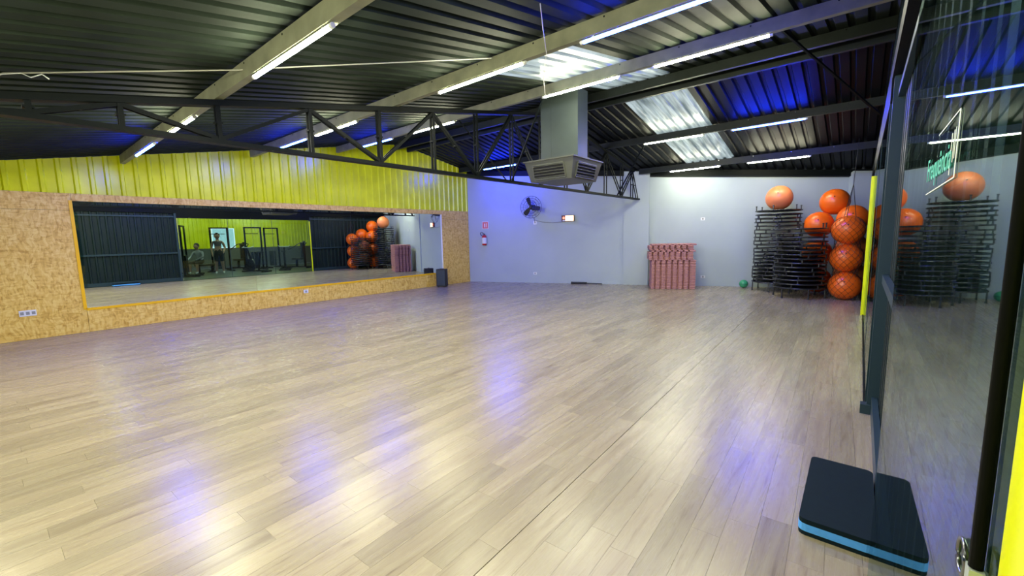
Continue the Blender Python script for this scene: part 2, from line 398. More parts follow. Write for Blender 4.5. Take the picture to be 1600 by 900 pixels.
# purlins
PY = [(-0.45, 'lowest, over the camera'), (1.41, 'second up the left slope'), (3.33, 'third up the left slope'), (5.12, 'fourth up the left slope'), (6.70, 'left of the ridge'), (7.08, 'right of the ridge'), (8.93, 'upper, on the far slope'), (10.88, 'lower, on the far slope')]
for y, wh in PY:
    xl = WX + 0.005 if y < CY - 0.1 else WX + (y - CY)/math.tan(BA) + 0.30
    zt = rz(y) - 0.004 - (0.006 if y < RY else 0.006)
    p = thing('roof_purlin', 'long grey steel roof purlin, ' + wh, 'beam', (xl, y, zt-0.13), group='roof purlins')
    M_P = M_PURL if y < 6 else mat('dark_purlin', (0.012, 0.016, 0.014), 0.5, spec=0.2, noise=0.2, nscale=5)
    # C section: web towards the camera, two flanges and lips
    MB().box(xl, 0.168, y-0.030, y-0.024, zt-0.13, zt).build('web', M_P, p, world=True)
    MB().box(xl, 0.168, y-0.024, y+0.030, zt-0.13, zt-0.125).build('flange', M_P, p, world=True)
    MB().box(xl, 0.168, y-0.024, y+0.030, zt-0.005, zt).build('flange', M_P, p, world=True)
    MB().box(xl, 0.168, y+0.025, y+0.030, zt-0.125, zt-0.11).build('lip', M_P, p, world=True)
    k = xl + 0.5
    cl = MB()
    while k < 0.1:
        cl.cyl((k, y-0.024, zt-0.02), (k, y-0.033, zt-0.02), 0.008, n=6); k += 0.712
    cl.build('screw_row', M_CHROME, p, world=True)['kind'] = 'stuff'

# ------------------------------------------------------------------ roof truss
TX = -4.606
tr = thing('roof_truss', 'black steel roof truss spanning the studio below the purlins', 'truss', (TX, 0, 2.285))
def ttop(y): return rz(y) - 0.155
TY0, TY1 = -1.9, 10.80
def pairbar(m_, p0, p1, gap=0.06, wd=0.012, ht=0.034):
    for s_ in (-1, 1): m_.bar((p0[0]+s_*gap/2, p0[1], p0[2]), (p1[0]+s_*gap/2, p1[1], p1[2]), wd, ht)
    c = (Vector(p0)+Vector(p1))/2; m_.box(c.x-gap/2-0.004, c.x+gap/2+0.004, c.y-0.03, c.y+0.03, c.z-0.008, c.z+0.008)
    return m_
for nm, zf in (('bottom_chord', None),):
    MB().box(TX-0.05, TX+0.05, TY0, TY1+0.06, 2.265, 2.305).build('bottom_chord', M_BLACK, tr, world=True)
for a, b in ((TY0, RY), (RY, TY1-0.3)):
    MB().bar((TX, a, ttop(a)-0.02), (TX, b, ttop(b)-0.02), 0.10, 0.05).build('top_chord', M_BLACK, tr, world=True)
vy = [-1.6, -0.75, 0.23, 0.72, 1.39, 2.235, 3.08, 3.925, 4.77, 5.615, 6.46, 7.305, 8.15, 8.995, 9.84, 10.45]
for y in vy: pairbar(MB(), (TX, y, 2.30), (TX, y, ttop(y)-0.04)).build('web_vertical', M_BLACK, tr, world=True)
dg = [(-0.75, 0.23, 0), (0.72, 0.23, 1), (0.72, 1.39, 1)]
tops = [2.235, 3.925, 5.615, 7.305, 8.995]
for t in tops:
    dg += [(t, t-0.845, 1), (t, t+0.845, 1)]
dg += [(10.45, 9.84, 1), (10.45, 10.78, 1)]
for a, b, top in dg:
    if top: p0, p1 = (TX, a, ttop(a)-0.05), (TX, b, 2.31)
    else: p0, p1 = (TX, a, ttop(a)-0.05), (TX, b, 2.31)
    pairbar(MB(), p0, p1, 0.05).build('web_diagonal', M_BLACK, tr, world=True)
# fly braces from purlins
def brace(p0, p1, label, r=0.022):
    b = MB().bar(p0, p1, r, r).build('roof_brace', M_BLACK)
    c = Vector(p0); b.data.transform(Matrix.Translation(-c)); b.location = c
    tag(b, label, 'brace', 'roof braces')
brace((-3.62, 5.15, 3.34), (TX+0.06, 5.55, 2.31), 'thin black strut from truss up to purlin, in front of the duct')
brace((-5.36, 5.15, 3.34), (TX-0.06, 5.55, 2.31), 'thin black strut from truss up to purlin, on the mirror side')
brace((-3.66, 8.96, 3.29), (TX+0.06, 9.5, 2.31), 'thin black strut from truss up to purlin, near the back wall')
brace((-0.74, 5.14, 3.36), (0.09, 7.45, 2.86), 'grey diagonal strut from purlin down to the dark door wall')

# ------------------------------------------------------------------ LED tubes
def tube_light(x0, x1, y, col, where):
    z = rz(y) - 0.162; L = x1 - x0
    t = thing('tube_light', ('white' if col == 'w' else 'blue') + ' glowing tube light ' + where, 'tube light', (x0, y-0.012, z), group=('white' if col == 'w' else 'blue') + ' tube lights')
    lens = MB(); back = MB()
    for mm, a0, a1, nn_ in ((lens, -200, 20, 9), (back, 20, 160, 4)):
        for k in range(nn_+1):
            aa = math.radians(a0 + (a1-a0)*k/nn_)
            for xx in (0.03, L-0.03): mm.v.append((xx, 0.015*math.cos(aa), 0.015*math.sin(aa)))
        mm.f += [(2*k, 2*k+1, 2*k+3, 2*k+2) for k in range(nn_)]
    lens.build('tube', (M_TUBE_W2 if y > 10 else M_TUBE_W) if col == 'w' else M_TUBE_B, t); back.build('housing', M_WHITEP, t)
    for a in (0, L-0.03): MB().cyl((a, 0, 0), (a+0.03, 0, 0), 0.0165, n=10).build('end_cap', M_WHITEP, t)
    for a in (0.12, L-0.12): MB().box(a-0.01, a+0.01, -0.006, 0.006, 0.012, 0.034).build('clip', M_WHITEP, t)
P1, P2, P3, P5, P6 = 1.41, 3.33, 5.12, 8.93, 10.88
for x0, x1, y, c, wh in (
    (-3.73, -2.50, P1, 'w', 'brightest at top left, nearest the camera'), (-6.53, -5.30, P1, 'w', 'behind the left end of the truss'), (-8.20, -7.05, P1, 'b', 'leftmost, just above the lime gable wall'),
    (-1.95, -0.75, P1, 'w', 'above the frame over the floor seam'),
    (-3.77, -2.53, P2, 'w', 'left of the hanging wire on the third purlin'), (-6.68, -5.45, P2, 'w', 'on the third purlin behind the truss'), (-1.94, -0.72, P2, 'b', 'at the top edge, nearest the camera'), (-8.15, -6.95, P2, 'b', 'second from left above the lime gable'),
    (-3.60, -2.42, P3, 'w', 'in front of the duct top'), (-2.02, -0.80, P3, 'w', 'right of the near roof skylight'), (-6.60, -5.40, P3, 'w', 'thin and far behind the truss middle'), (-8.38, -7.18, P3, 'b', 'third from left at the gable peak'),
    (-3.68, -2.47, P5, 'w', 'across the far roof skylight'), (-2.00, -0.82, P5, 'b', 'on the far roof slope right of the skylight'), (-8.35, -7.15, P5, 'b', 'over the corner above the fire extinguisher'),
    (-3.80, -2.62, P6, 'w', 'just above the back wall, left one of two'), (-2.08, -0.90, P6, 'w', 'just above the back wall, right one of two'),
    (-3.73, -2.50, -0.45, 'w', 'added behind the camera, centre'), (-6.53, -5.30, -0.45, 'w', 'added behind the camera, near the mirror wall'), (-1.9, -0.7, -0.45, 'w', 'added behind the camera, near the doors')):  # last row is unseen, added to brighten the near floor and strand board
    tube_light(x0, x1, y, c, wh)

# ------------------------------------------------------------------ air cooler duct
ac = thing('air_diffuser', 'grey air diffuser box with louvred sides hanging from a roof duct', 'air diffuser', (-3.82, 6.0, 2.24))
DX0, DX1, DY0, DY1 = -4.28, -3.37, 5.55, 6.45
MB().box(-4.13, -3.44, 5.80, 6.10, 2.57, rz(5.80)+0.0).build('duct', M_DUCT, ac, world=True)
MB().box(-4.16, -3.41, 5.77, 6.13, 2.56, 2.59).build('duct_flange', M_DUCT, ac, world=True)
MB().box(-3.95, -3.93, 5.796, 5.80, 2.6, 3.55).build('duct_seam', M_DUCT, ac, world=True)
m_ = MB(); d = 0.07; z0, z1 = 2.24, 2.545
m_.v = [(DX0+d,DY0+d,z0),(DX1-d,DY0+d,z0),(DX1-d,DY1-d,z0),(DX0+d,DY1-d,z0),(DX0,DY0,z1),(DX1,DY0,z1),(DX1,DY1,z1),(DX0,DY1,z1)]
m_.f = [(0,3,2,1),(4,5,6,7),(0,1,5,4),(1,2,6,5),(2,3,7,6),(3,0,4,7)]
M_DIFF = mat('beige_grey_diffuser', (0.062, 0.066, 0.052), 0.45)
m_.build('plenum', M_DIFF, ac, world=True)
MB().box(DX0-0.02, DX1+0.02, DY0-0.02, DY1+0.02, z1, z1+0.02).build('rim', M_DIFF, ac, world=True)
def louvre(o, u, nrm):     # o = lower left corner of face, u across, face slopes up and out
    up = (Vector((0,0,z1-z0)) + nrm*d)
    W_ = u.length; uu = u.normalized()
    a = o + uu*0.09 + up*0.10; b = o + uu*(W_-0.09) + up*0.10; c = o + uu*(W_-0.11) + up*0.80; e_ = o + uu*0.09 + up*0.80
    mm = MB(); off = nrm*0.004; mm.quad(a+off, b+off, c+off, e_+off)
    g = mm.build('louvre_opening', mat('opening_black', (0.006, 0.006, 0.007), 0.8), ac, world=True)
    fr = MB()
    for p, q in ((a, b), (b, c), (c, e_), (e_, a)): fr.bar(p+nrm*0.006, q+nrm*0.006, 0.02, 0.02)
    fr = fr.build('louvre_frame', M_DIFF, ac, world=True)
    for k in range(5):
        t = 0.10 + 0.70*(k+0.5)/5; p = o + uu*0.085 + up*t + nrm*0.014; q = o + uu*(W_-0.10) + up*t + nrm*0.014
        MB().bar(p, q, 0.024, 0.007).build('louvre_slat', M_DIFF, fr, world=True)
louvre(Vector((DX0+d, DY0+d, z0)), Vector((DX1-DX0-2*d, 0, 0)), Vector((0, -1, 0)))
louvre(Vector((DX1-d, DY0+d, z0)), Vector((0, DY1-DY0-2*d, 0)), Vector((1, 0, 0)))
louvre(Vector((DX0+d, DY1-d, z0)), Vector((0, -(DY1-DY0-2*d), 0)), Vector((-1, 0, 0)))

# ------------------------------------------------------------------ dark wall with doors (right side)
wr = MB(); wr.box(0.10, 0.30, 0.24, 12.75, 2.42, 2.56)
wall_right = structure(wr.build('wall_right', M_BLACK), 'dark corrugated wall with glass doors', 'wall')
def dark_sheets(y0, y1, z0, ztop=None):
    a = y0
    while a < y1 - 0.01:
        b = min(y1, a + SHW); pr = rib_profile(a, b, 0.03); mm = MB()
        for yy, hh in pr:
            mm.v += [(RXW+0.03-hh, yy, z0), (RXW+0.03-hh, yy, ztop if ztop else rz(yy)-0.003)]
        for k in range(len(pr)-1): mm.f.append((2*k, 2*k+1, 2*k+3, 2*k+2))
        mm.build('wall_sheet', M_DARKSHEET, wall_right); a = b
YD0, YD1 = 4.09, 8.80
dark_sheets(1.0, YD0, 0.0, 2.42); dark_sheets(YD1, 12.72, 0.0, 2.42); dark_sheets(0.25, 12.72, 2.56)
for z, hh in ((0.07, 0.12), (1.02, 0.06), (2.30, 0.05)):
    MB().box(RXW-0.035, RXW-0.001, 1.0, YD0, z-hh/2, z+hh/2).build('wall_rail', M_RAIL, wall_right)
    MB().box(RXW-0.035, RXW-0.001, YD1+0.03, 12.70, z-hh/2, z+hh/2).build('wall_rail', M_RAIL, wall_right)
MB().box(RXW-0.06, RXW+0.08, YD0-0.06, YD0, 0, 2.42).build('door_post', M_RAIL, wall_right)
MB().box(RXW-0.02, RXW+0.08, YD1, YD1+0.05, 0, 2.42).build('door_post', M_RAIL, wall_right)
MB().box(RXW-0.02, RXW+0.08, 0.94, 1.0, 0, 2.42).build('door_post', M_RAIL, wall_right)
MB().box(0.075, RXW-0.036, YD0-0.09, YD0-0.01, 0, 0.07).build('floor_guide', M_RAIL, wall_right)
MB().box(0.10, 0.20, YD0, YD1, 2.25, 2.42).build('door_header', M_BLACK, wall_right)
d1 = structure(MB().box(0.095, 0.125, YD0, YD1, 0, 0.012).build('door_1', M_BLACK), 'wide glass sliding doors to the gym', 'door')
for a, b in ((YD0+0.01, 5.64), (5.64, 7.22), (7.22, YD1-0.03)):
    g = MB().box(0.104, 0.112, a+0.004, b-0.004, 0.013, 2.25).build('glass_pane', M_GLASS, d1)
    MB().box(0.102, 0.114, a+0.004, a+0.020, 0.013, 2.25).build('pane_edge', M_RAIL, d1)
MB().box(0.070, 0.122, YD1-0.03, YD1-0.002, 0, 2.20).build('lime_door_stile', M_LIME, d1)['label'] = 'lime edge strip'
# near open door leaf
PX, LY0, LROT = 0.1017, 0.484, math.radians(0.745)
leaf = thing('glass_door_leaf', 'open clear glass door leaf beside the camera with black pull bar', 'door', (PX, LY0, 0.0), LROT)
g = MB().box(-0.004, 0.004, 0.0, 1.147, 0.012, 2.38).build('glass_pane', M_GLASS, leaf)
MB().cyl((-0.0090, 0.012, 1.09), (-0.0090, 0.012, 2.2), 0.0048, n=12).build('pull_bar', mat('matt_black', (0.002, 0.003, 0.003), 0.6, spec=0.1), leaf, smooth=True)
MB().box(-0.0138, -0.0042, 0.006, 0.019, 1.045, 1.089).build('bar_bracket', mat('pale_steel', (0.45, 0.50, 0.46), 0.35, 0.3), leaf)
MB().ring((-0.0065, 0.072, 1.062), 0.016, 0.0022, 24, 6, ax=0).build('finger_pull', M_CHROME, leaf, smooth=True)
def text_mesh(body, size, name, material, parent, mtx):
    cu = bpy.data.curves.new(name, 'FONT'); cu.body = body; cu.size = size; cu.align_x = 'LEFT'; cu.extrude = 0.0003; cu.resolution_u = 2
    o = bpy.data.objects.new(name, cu); COL.objects.link(o)
    dg_ = bpy.context.evaluated_depsgraph_get(); me = bpy.data.meshes.new_from_object(o.evaluated_get(dg_))
    bpy.data.objects.remove(o); me.transform(mtx); me.materials.clear(); me.materials.append(material)
    q = bpy.data.objects.new(name, me); COL.objects.link(q); q.parent = parent
    return q
FACE_MX = Matrix(((0, 0, -1, 0), (-1, 0, 0, 0), (0, 1, 0, 0), (0, 0, 0, 1)))    # reads along -Y, up Z, faces -X
st = thing('door_sticker', 'small white framed sticker with teal lettering on the near glass door leaf', 'sticker', (PX-0.0055, LY0, 1.42), LROT)
TEAL = mat('teal_print', (0.05, 0.50, 0.36), 0.5); WPR = mat('white_print', (0.85, 0.90, 0.80), 0.5)
q = text_mesh('Frequência', 0.056, 'lettering', TEAL, st, Matrix.Translation((0, 0.628, 0.040)) @ FACE_MX)
for nm, (y0, zz0, y1, zz1), wd in (('frame_line', (0.345, 0.023, 0.345, 0.112), 0.0045), ('frame_line', (0.345, 0.023, 0.62, 0.017), 0.0016), ('frame_line', (0.345, 0.112, 0.522, 0.107), 0.0016),
                            ('mark', (0.362, 0.050, 0.362, 0.092), 0.0024), ('mark', (0.373, 0.046, 0.373, 0.090), 0.0024), ('mark', (0.390, 0.030, 0.390, 0.088), 0.0028)):
    if y0 != y1: MB().bar((0, y0, zz0), (0, y1, zz1), 0.0006, wd).build(nm, WPR, st)
    else: MB().box(-0.0003, 0.0003, y0-wd/2, y0+wd/2, zz0, zz1).build(nm, WPR, st)
jm = MB().box(0.102, 0.30, -0.9, 0.482, 0, 2.42).build('door_jamb', M_LIME); jm['label'] = 'lime painted door jamb beside the camera'; structure(jm); jm['category'] = 'jamb'
jm.name = 'trim_1'

# ------------------------------------------------------------------ step platform
sp = thing('step_platform', 'black foam step platform with a light blue band beside the glass', 'step', (-0.005, 2.53, 0))
M_STEP = mat('black_eva_foam', (0.004, 0.013, 0.019), 0.75, noise=0.1, nscale=30, spec=0.15)
MB().bevbox(-0.135, 0.135, -0.34, 0.34, 0.0, 0.020, 0.03).build('base_layer', M_STEP, sp)
MB().bevbox(-0.136, 0.136, -0.341, 0.341, 0.0202, 0.055, 0.03).build('band_layer', mat('sky_blue_foam', (0.09, 0.40, 1.0), 0.5, noise=0.08, nscale=60), sp)
MB().bevbox(-0.135, 0.135, -0.34, 0.34, 0.0552, 0.078, 0.03).build('top_layer', M_STEP, sp)

# ------------------------------------------------------------------ foam mats
def puzzle_outline(Lx, Ly, notch=0.030, dep=0.030, per=0.132):
    def side(n0, n1):
        a, b = Vector(n0), Vector(n1); L = (b-a).length; dd = (b-a)/L; inn = Vector((-dd.y, dd.x)); out = [a]
        k = per*0.5
        while k + notch < L - 0.03:
            for t, q in ((k, 0), (k-0.004, dep), (k+notch+0.004, dep), (k+notch, 0)): out.append(a + dd*t + inn*q)
            k += per
        return out
    c = [(-Lx/2, -Ly/2), (Lx/2, -Ly/2), (Lx/2, Ly/2), (-Lx/2, Ly/2)]; r = []
    for i in range(4): r += side(c[i], c[(i+1) % 4])
    return [(p.x, p.y) for p in r]
mth = 0.040; mat_mesh = None
MATC = Vector((-3.62, 10.62, 0)) ; MANG = math.radians(26)
mu_ = Vector((math.cos(MANG), math.sin(MANG), 0)); mv_ = Vector((-math.sin(MANG), math.cos(MANG), 0))
MATC = Vector((-3.515, 10.50, 0)) + mv_*0.33
ol = puzzle_outline(1.03, 0.66, 0.042, 0.07); nO = len(ol); mm = MB()
for zz, kx, ky in ((0, 0.975, 0.962), (0.009, 1, 1), (mth-0.010, 1, 1), (mth-0.0005, 0.975, 0.962)): mm.v += [(p[0]*kx, p[1]*ky, zz) for p in ol]
mm.f.append(tuple(range(nO-1, -1, -1))); mm.f.append(tuple(range(3*nO, 4*nO)))
for j in range(3): mm.f += [(j*nO+k, j*nO+(k+1) % nO, (j+1)*nO+(k+1) % nO, (j+1)*nO+k) for k in range(nO)]
o0 = mm.build('foam_mat', M_MAT)
for i in range(28):
    o = o0 if i == 0 else o0.copy()
    if i: COL.objects.link(o)
    sx = 0.0
    if i >= 18: sx = random.choice((-0.066, -0.05, -0.015, -0.066)) if i < 27 else 0.0
    p = MATC + mu_*(sx + random.uniform(-.004, .004)) + mv_*random.uniform(-.006, .006) + Vector((0, 0, i*mth))
    o.location = p; o.rotation_euler = (0, 0, MANG + random.uniform(-.006, .006))
    o.data = o0.data
    tag(o, 'rose-brown puzzle edged foam mat, %s from the floor in the stack by the back wall' % ORD[i], 'foam mat', 'stacked foam mats')

# ------------------------------------------------------------------ mini trampolines
def make_tramp():
    t = thing('mini_trampoline', 'x', 'trampoline')
    MB().ring((0, 0, 0), 0.455, 0.0145, 36, 8).build('ring_frame', mat('black_gloss_tube', (0.06, 0.065, 0.07), 0.25, 0.7), t, smooth=True)
    MB().lathe((0, 0, 0), [(0.02, -0.003), (0.385, -0.003), (0.385, 0.003), (0.02, 0.003)], 32).build('jumping_mat', M_RUBBER, t)
    sp_ = MB()
    for k in range(30):
        a = 2*math.pi*k/30; c_, s_ = math.cos(a), math.sin(a); sp_.cyl((0.383*c_, 0.383*s_, 0), (0.444*c_, 0.444*s_, 0), 0.006, n=4, cap=False)
    sp_.build('spring_set', mat('black_gloss_tube', (1, 1, 1)), t)['kind'] = 'stuff'
    return t
def leg_mesh(L, up):
    m_ = MB(); zz = L if up else -L
    m_.cyl((0, 0, 0), (0, 0, zz*0.8), 0.0125, n=8); m_.cyl((0, 0, zz*0.78), (0, 0, zz), 0.018, n=8)
    return m_
proto = make_tramp(); protoU = [True]
leg_short = leg_mesh(0.068, False).build('leg', M_RUBBER, proto); bpy.data.objects.remove(leg_short)
mshort = None
def put_tramp(loc, rot, label, group, legL, up):
    global mshort
    t = proto if protoU[0] else copy_tree(proto)
    if protoU[0]: protoU[0] = False
    else:
        for ch in children_of(t):
            if ch.name.startswith('leg'): bpy.data.objects.remove(ch)
    t.location = loc; t.rotation_euler = (0, 0, rot); tag(t, label, 'trampoline', group)
    key = (legL, up)
    if key not in LEGM:
        o = leg_mesh(legL, up).build('leg', mat('trampoline_leg', (0.05, 0.055, 0.06), 0.3, 0.6)); LEGM[key] = o.data; bpy.data.objects.remove(o)
    for k in range(6):
        a = math.pi*k/3 + 0.3; o = bpy.data.objects.new('leg', LEGM[key]); COL.objects.link(o); o.parent = t
        o.location = (0.455*math.cos(a), 0.455*math.sin(a), 0.014 if up else -0.0135)
LEGM = {}
PIT = 0.086
for (cx, cy, n, nm) in ((-1.50, 11.47, 20, 'taller stack by the back wall'), (-0.955, 10.59, 15, 'shorter stack beside the orange balls')):
    for i in range(n):
        z = 0.21 + i*PIT; top = i == n-1
        put_tramp((cx + random.uniform(-.012, .012), cy + random.uniform(-.012, .012), z), random.uniform(0, 6.28),
                  'black mini trampoline, %s from the floor in the %s' % (ORD[i], nm), 'trampolines in the ' + nm, 0.196 if i == 0 else 0.058 if not top else 0.10, top)
# ------------------------------------------------------------------ balls
BR = 0.275
def exball(c, label, m=M_ORANGE, r=BR):
    t = thing('exercise_ball', label, 'ball', (c[0], c[1], c[2]-r), group='exercise balls')
    MB().ball((0, 0, r), r, 40, 22).build('body', m, t, smooth=True)
    MB().cyl((0, -r*0.92, r*1.37), (0, -r*0.94, r*1.38), 0.012, n=10).build('plug', M_RUBBER, t)
NB = [(-0.19, 10.60, 0.276), (-0.20, 10.62, 0.828), (-0.20, 10.60, 1.38)]
exball(NB[0], 'bright orange exercise ball on the floor, lowest in the black net')
exball(NB[1], 'bright orange exercise ball, middle one in the black net')
exball(NB[2], 'bright orange exercise ball, upper one at the front of the black net')
exball((-1.50, 11.47, 0.21+19*PIT+0.29), 'faded peach exercise ball on top of the taller trampoline stack', M_PEACH)
exball((-0.72, 11.33, 1.50), 'orange exercise ball behind the top of the shorter trampoline stack')
exball((-0.48, 11.52, 1.98), 'orange exercise ball highest of the pile in the corner')
exball((-0.15, 11.14, 1.60), 'orange exercise ball half hidden behind the net top')
exball((-0.72, 11.34, 0.90), 'orange exercise ball low behind the shorter trampoline stack')
exball((-0.70, 11.38, 0.30), 'orange exercise ball on the floor behind the trampolines')
exball((-0.14, 11.24, 1.03), 'peach exercise ball hidden in the middle of the corner pile', M_PEACH)
exball((-0.14, 11.24, 0.46), 'peach exercise ball hidden low in the corner pile', M_PEACH)
mb_ = thing('small_ball', 'small green ball on the floor left of the trampolines', 'ball', (-2.17, 11.62, 0))
MB().ball((0, 0, 0.10), 0.10, 24, 14).build('body', mat('green_rubber', (0.04, 0.34, 0.15), 0.4), mb_, smooth=True)
MB().ring((0, 0, 0.10), 0.1005, 0.003, 24, 4).build('seam', M_RUBBER, mb_)
# net
net = thing('ball_net', 'black cord net holding three orange balls, hung from the roof', 'net', (-0.20, 10.60, 0.0))
def net_r(z):
    best = 0.10
    for c in NB:
        dz_ = abs(z - c[2])
        if dz_ < BR: best = max(best, math.sqrt(BR*BR - dz_*dz_))
    return max(best, 0.20) + 0.006 if z < 1.36 else best + 0.006
nn = MB(); NZ, NT = 26, 15
zs = [0.03 + (1.62-0.03)*k/NZ for k in range(NZ+1)]
for hand in (1, -1):
    for j in range(NT):
        pts = []
        for k, z in enumerate(zs):
            th = 2*math.pi*(j + hand*k*0.5)/NT; r = net_r(z); pts.append((r*math.cos(th), r*math.sin(th), z))
        nn.tube(pts, 0.0026, 3)
nn.build('mesh', M_RUBBER, net)
rp = MB()
for a in (0.3, 2.4, 4.4): rp.tube([(0.11*math.cos(a), 0.11*math.sin(a), 1.62), (0.03, 0.0, 2.25), (0.06, 0.05, rz(10.6)-0.02)], 0.006, 5)
rp.build('rope', M_RUBBER, net)

# ------------------------------------------------------------------ things on and at the back wall
def on_back(s_, z, off=0.0):
    p = bw(s_, z, off); return p
BROT = BA     # local x along wall, local -y into the room
def bthing(name, label, cat, s_, z, off=0.001, group=None): return thing(name, label, cat, on_back(s_, z, off), BROT, group)
# wall fan
fan = bthing('wall_fan', 'black wall fan with round wire cage on the back wall', 'fan', 2.09, 2.19)
MB().box(-0.05, 0.05, -0.02, 0.0, -0.07, 0.07).build('wall_plate', M_RUBBER, fan)
MB().cyl((0, -0.02, 0), (0, -0.17, 0.0), 0.018, n=8).build('arm', M_RUBBER, fan)
MB().cyl((0, -0.12, 0), (0, -0.27, 0), 0.075, 0.06, n=16).build('motor', M_RUBBER, fan, smooth=False)
cg = MB(); FR = 0.31
for R_, yy in ((FR, -0.28), (FR*0.82, -0.345), (FR*0.62, -0.365), (FR*0.42, -0.375), (FR*0.22, -0.38), (FR*0.8, -0.21), (FR*0.5, -0.19)):
    cg.ring((0, yy, 0), R_, 0.0028 if R_ < FR else 0.005, 32, 4, ax=1)
for k in range(18):
    a = 2*math.pi*k/18; c_, s_ = math.cos(a), math.sin(a)
    cg.tube([(0.05*c_, -0.38, 0.05*s_), (FR*0.6*c_, -0.366, FR*0.6*s_), (FR*c_, -0.28, FR*s_), (FR*0.5*c_, -0.19, FR*0.5*s_)], 0.0016, 3)
cg.build('cage', M_CHROME, fan)
fan_hub = MB().cyl((0, -0.27, 0), (0, -0.345, 0), 0.06, 0.035, n=16).build('hub', M_RUBBER, fan)
for k in range(3):
    a = 2*math.pi*k/3 + 1.9; m_ = MB(); ca, sa = math.cos(a), math.sin(a); pts = []
    for r_, w_, tw in ((0.04, 0.05, 0.02), (0.14, 0.095, 0.03), (0.23, 0.11, 0.03), (0.28, 0.07, 0.02)):
        for sgn in (-1, 1): pts.append((r_*ca - sgn*w_*sa*0.6, -0.30 + sgn*tw*0.7, r_*sa + sgn*w_*ca*0.6))
    m_.v = pts + [(p[0], p[1]-0.004, p[2]) for p in pts]
    for j in range(3): m_.f += [(2*j, 2*j+1, 2*j+3, 2*j+2), (8+2*j, 8+2*j+2, 8+2*j+3, 8+2*j+1)]
    m_.f += [(0, 8, 9, 1), (6, 7, 15, 14), (0, 2, 10, 8), (2, 4, 12, 10), (4, 6, 14, 12), (1, 9, 11, 3), (3, 11, 13, 5), (5, 13, 15, 7)]
    m_.build('blade', M_RUBBER, fan_hub)
def outlet(name, label, parent_loc, rot, wd=0.09, ht=0.075, n=1, cat='outlet'):
    t = thing(name, label, cat, parent_loc, rot, 'wall outlets')
    pl_ = MB().box(-wd/2, wd/2, -0.009, 0, -ht/2, ht/2).build('plate', M_WHITEP, t)
    for k in range(n):
        x_ = (k - (n-1)/2)*wd/n
        MB().box(x_-0.018, x_+0.018, -0.012, -0.009, -0.022, 0.022).build('socket', M_GREYP, pl_)
outlet('wall_outlet', 'white outlet just below the wall fan with a plug', on_back(2.126, 1.76, 0.001), BROT, 0.10, 0.10)
outlet('wall_outlet', 'white outlet low on the back wall under the fan', on_back(2.11, 0.28, 0.001), BROT, 0.10, 0.075)
outlet('wall_outlet', 'white switch plate high on the recessed wall above the mats', on_back(6.60, 1.73, -0.099), BROT, 0.10, 0.075, 1, 'switch')
outlet('wall_outlet', 'white outlet low on the wall between mats and trampolines', on_back(6.65, 0.23, -0.099), BROT, 0.11, 0.07)
RL = math.radians(90)
outlet('wall_outlet', 'white triple outlet on strand board left of the mirror', (WX+0.001, 0.155, 0.395), RL, 0.17, 0.085, 3)
outlet('wall_outlet', 'white outlet on the strand board below the mirror', (WX+0.001, 4.17, 0.262), RL, 0.10, 0.075)
# cords
def cord(name, label, pts, r, material, cat='cable'):
    o = MB().tube(pts, r, 5).build(name, material, smooth=True); c = Vector(pts[0]); o.data.transform(Matrix.Translation(-c)); o.location = c
    return tag(o, label, cat)
cord('power_cord', 'thin cord hanging from the wall fan to its outlet', [on_back(2.10, 1.90, 0.02), on_back(2.115, 1.85, 0.03), on_back(2.126, 1.78, 0.022)], 0.006, M_RUBBER)
cord('power_cord', 'grey cord sagging along the wall from fan to emergency light', [on_back(2.15, 1.82, 0.01), on_back(2.35, 1.77, 0.012), on_back(2.65, 1.745, 0.012), on_back(2.95, 1.76, 0.012), on_back(3.2, 1.762, 0.012)], 0.006, mat('grey_cord', (0.25, 0.26, 0.27), 0.5))
# emergency light
em = bthing('emergency_light', 'glowing orange and cream emergency light box on the back wall', 'emergency light', 3.10, 1.855)
MB().box(-0.18, 0.18, -0.05, 0, -0.085, 0.085).build('case', mat('dark_red_case', (0.12, 0.02, 0.015), 0.4), em)
MB().box(-0.07, 0.165, -0.054, -0.05, -0.075, 0.075).build('lit_panel', mat('lit_cream', (0.9, 0.7, 0.5), 0.4, emit=(1.0, 0.62, 0.30), estr=1.3), em)
MB().cyl((-0.115, -0.05, 0.01), (-0.115, -0.06, 0.01), 0.035, n=14).build('lamp', mat('lit_orange', (0.9, 0.3, 0.2), 0.4, emit=(1.0, 0.22, 0.10), estr=1.0), em)
MB().box(-0.15, -0.08, -0.053, -0.05, -0.078, -0.05).build('label_plate', M_WHITEP, em)
# extinguisher + sign
ex = bthing('fire_extinguisher', 'red fire extinguisher with white label hung beside the mirror wall', 'fire extinguisher', 0.545, 1.125, 0.085)
MB().lathe((0, 0, 0), [(0.05, 0), (0.068, 0.012), (0.07, 0.04), (0.07, 0.25), (0.055, 0.29), (0.022, 0.31)], 20).build('cylinder', M_RED, ex, smooth=True)
MB().lathe((0, 0, 0.05), [(0.0708, 0), (0.0712, 0.003), (0.0712, 0.175), (0.0708, 0.178)], 20).build('label_wrap', M_WHITEP, ex)
MB().cyl((0, 0, 0.30), (0, 0, 0.335), 0.018, n=10).build('valve', M_CHROME, ex)
MB().box(-0.012, 0.012, -0.09, 0.02, 0.335, 0.350).build('lever', M_RUBBER, ex)
MB().tube([(-0.01, 0, 0.325), (-0.05, -0.01, 0.385), (-0.10, -0.01, 0.395), (-0.125, -0.01, 0.35), (-0.10, -0.01, 0.30), (-0.06, -0.01, 0.29)], 0.009, 6).build('hose', M_RUBBER, ex, smooth=True)
MB().box(-0.02, 0.02, 0.07, 0.083, 0.22, 0.30).build('hanger', M_RUBBER, ex)
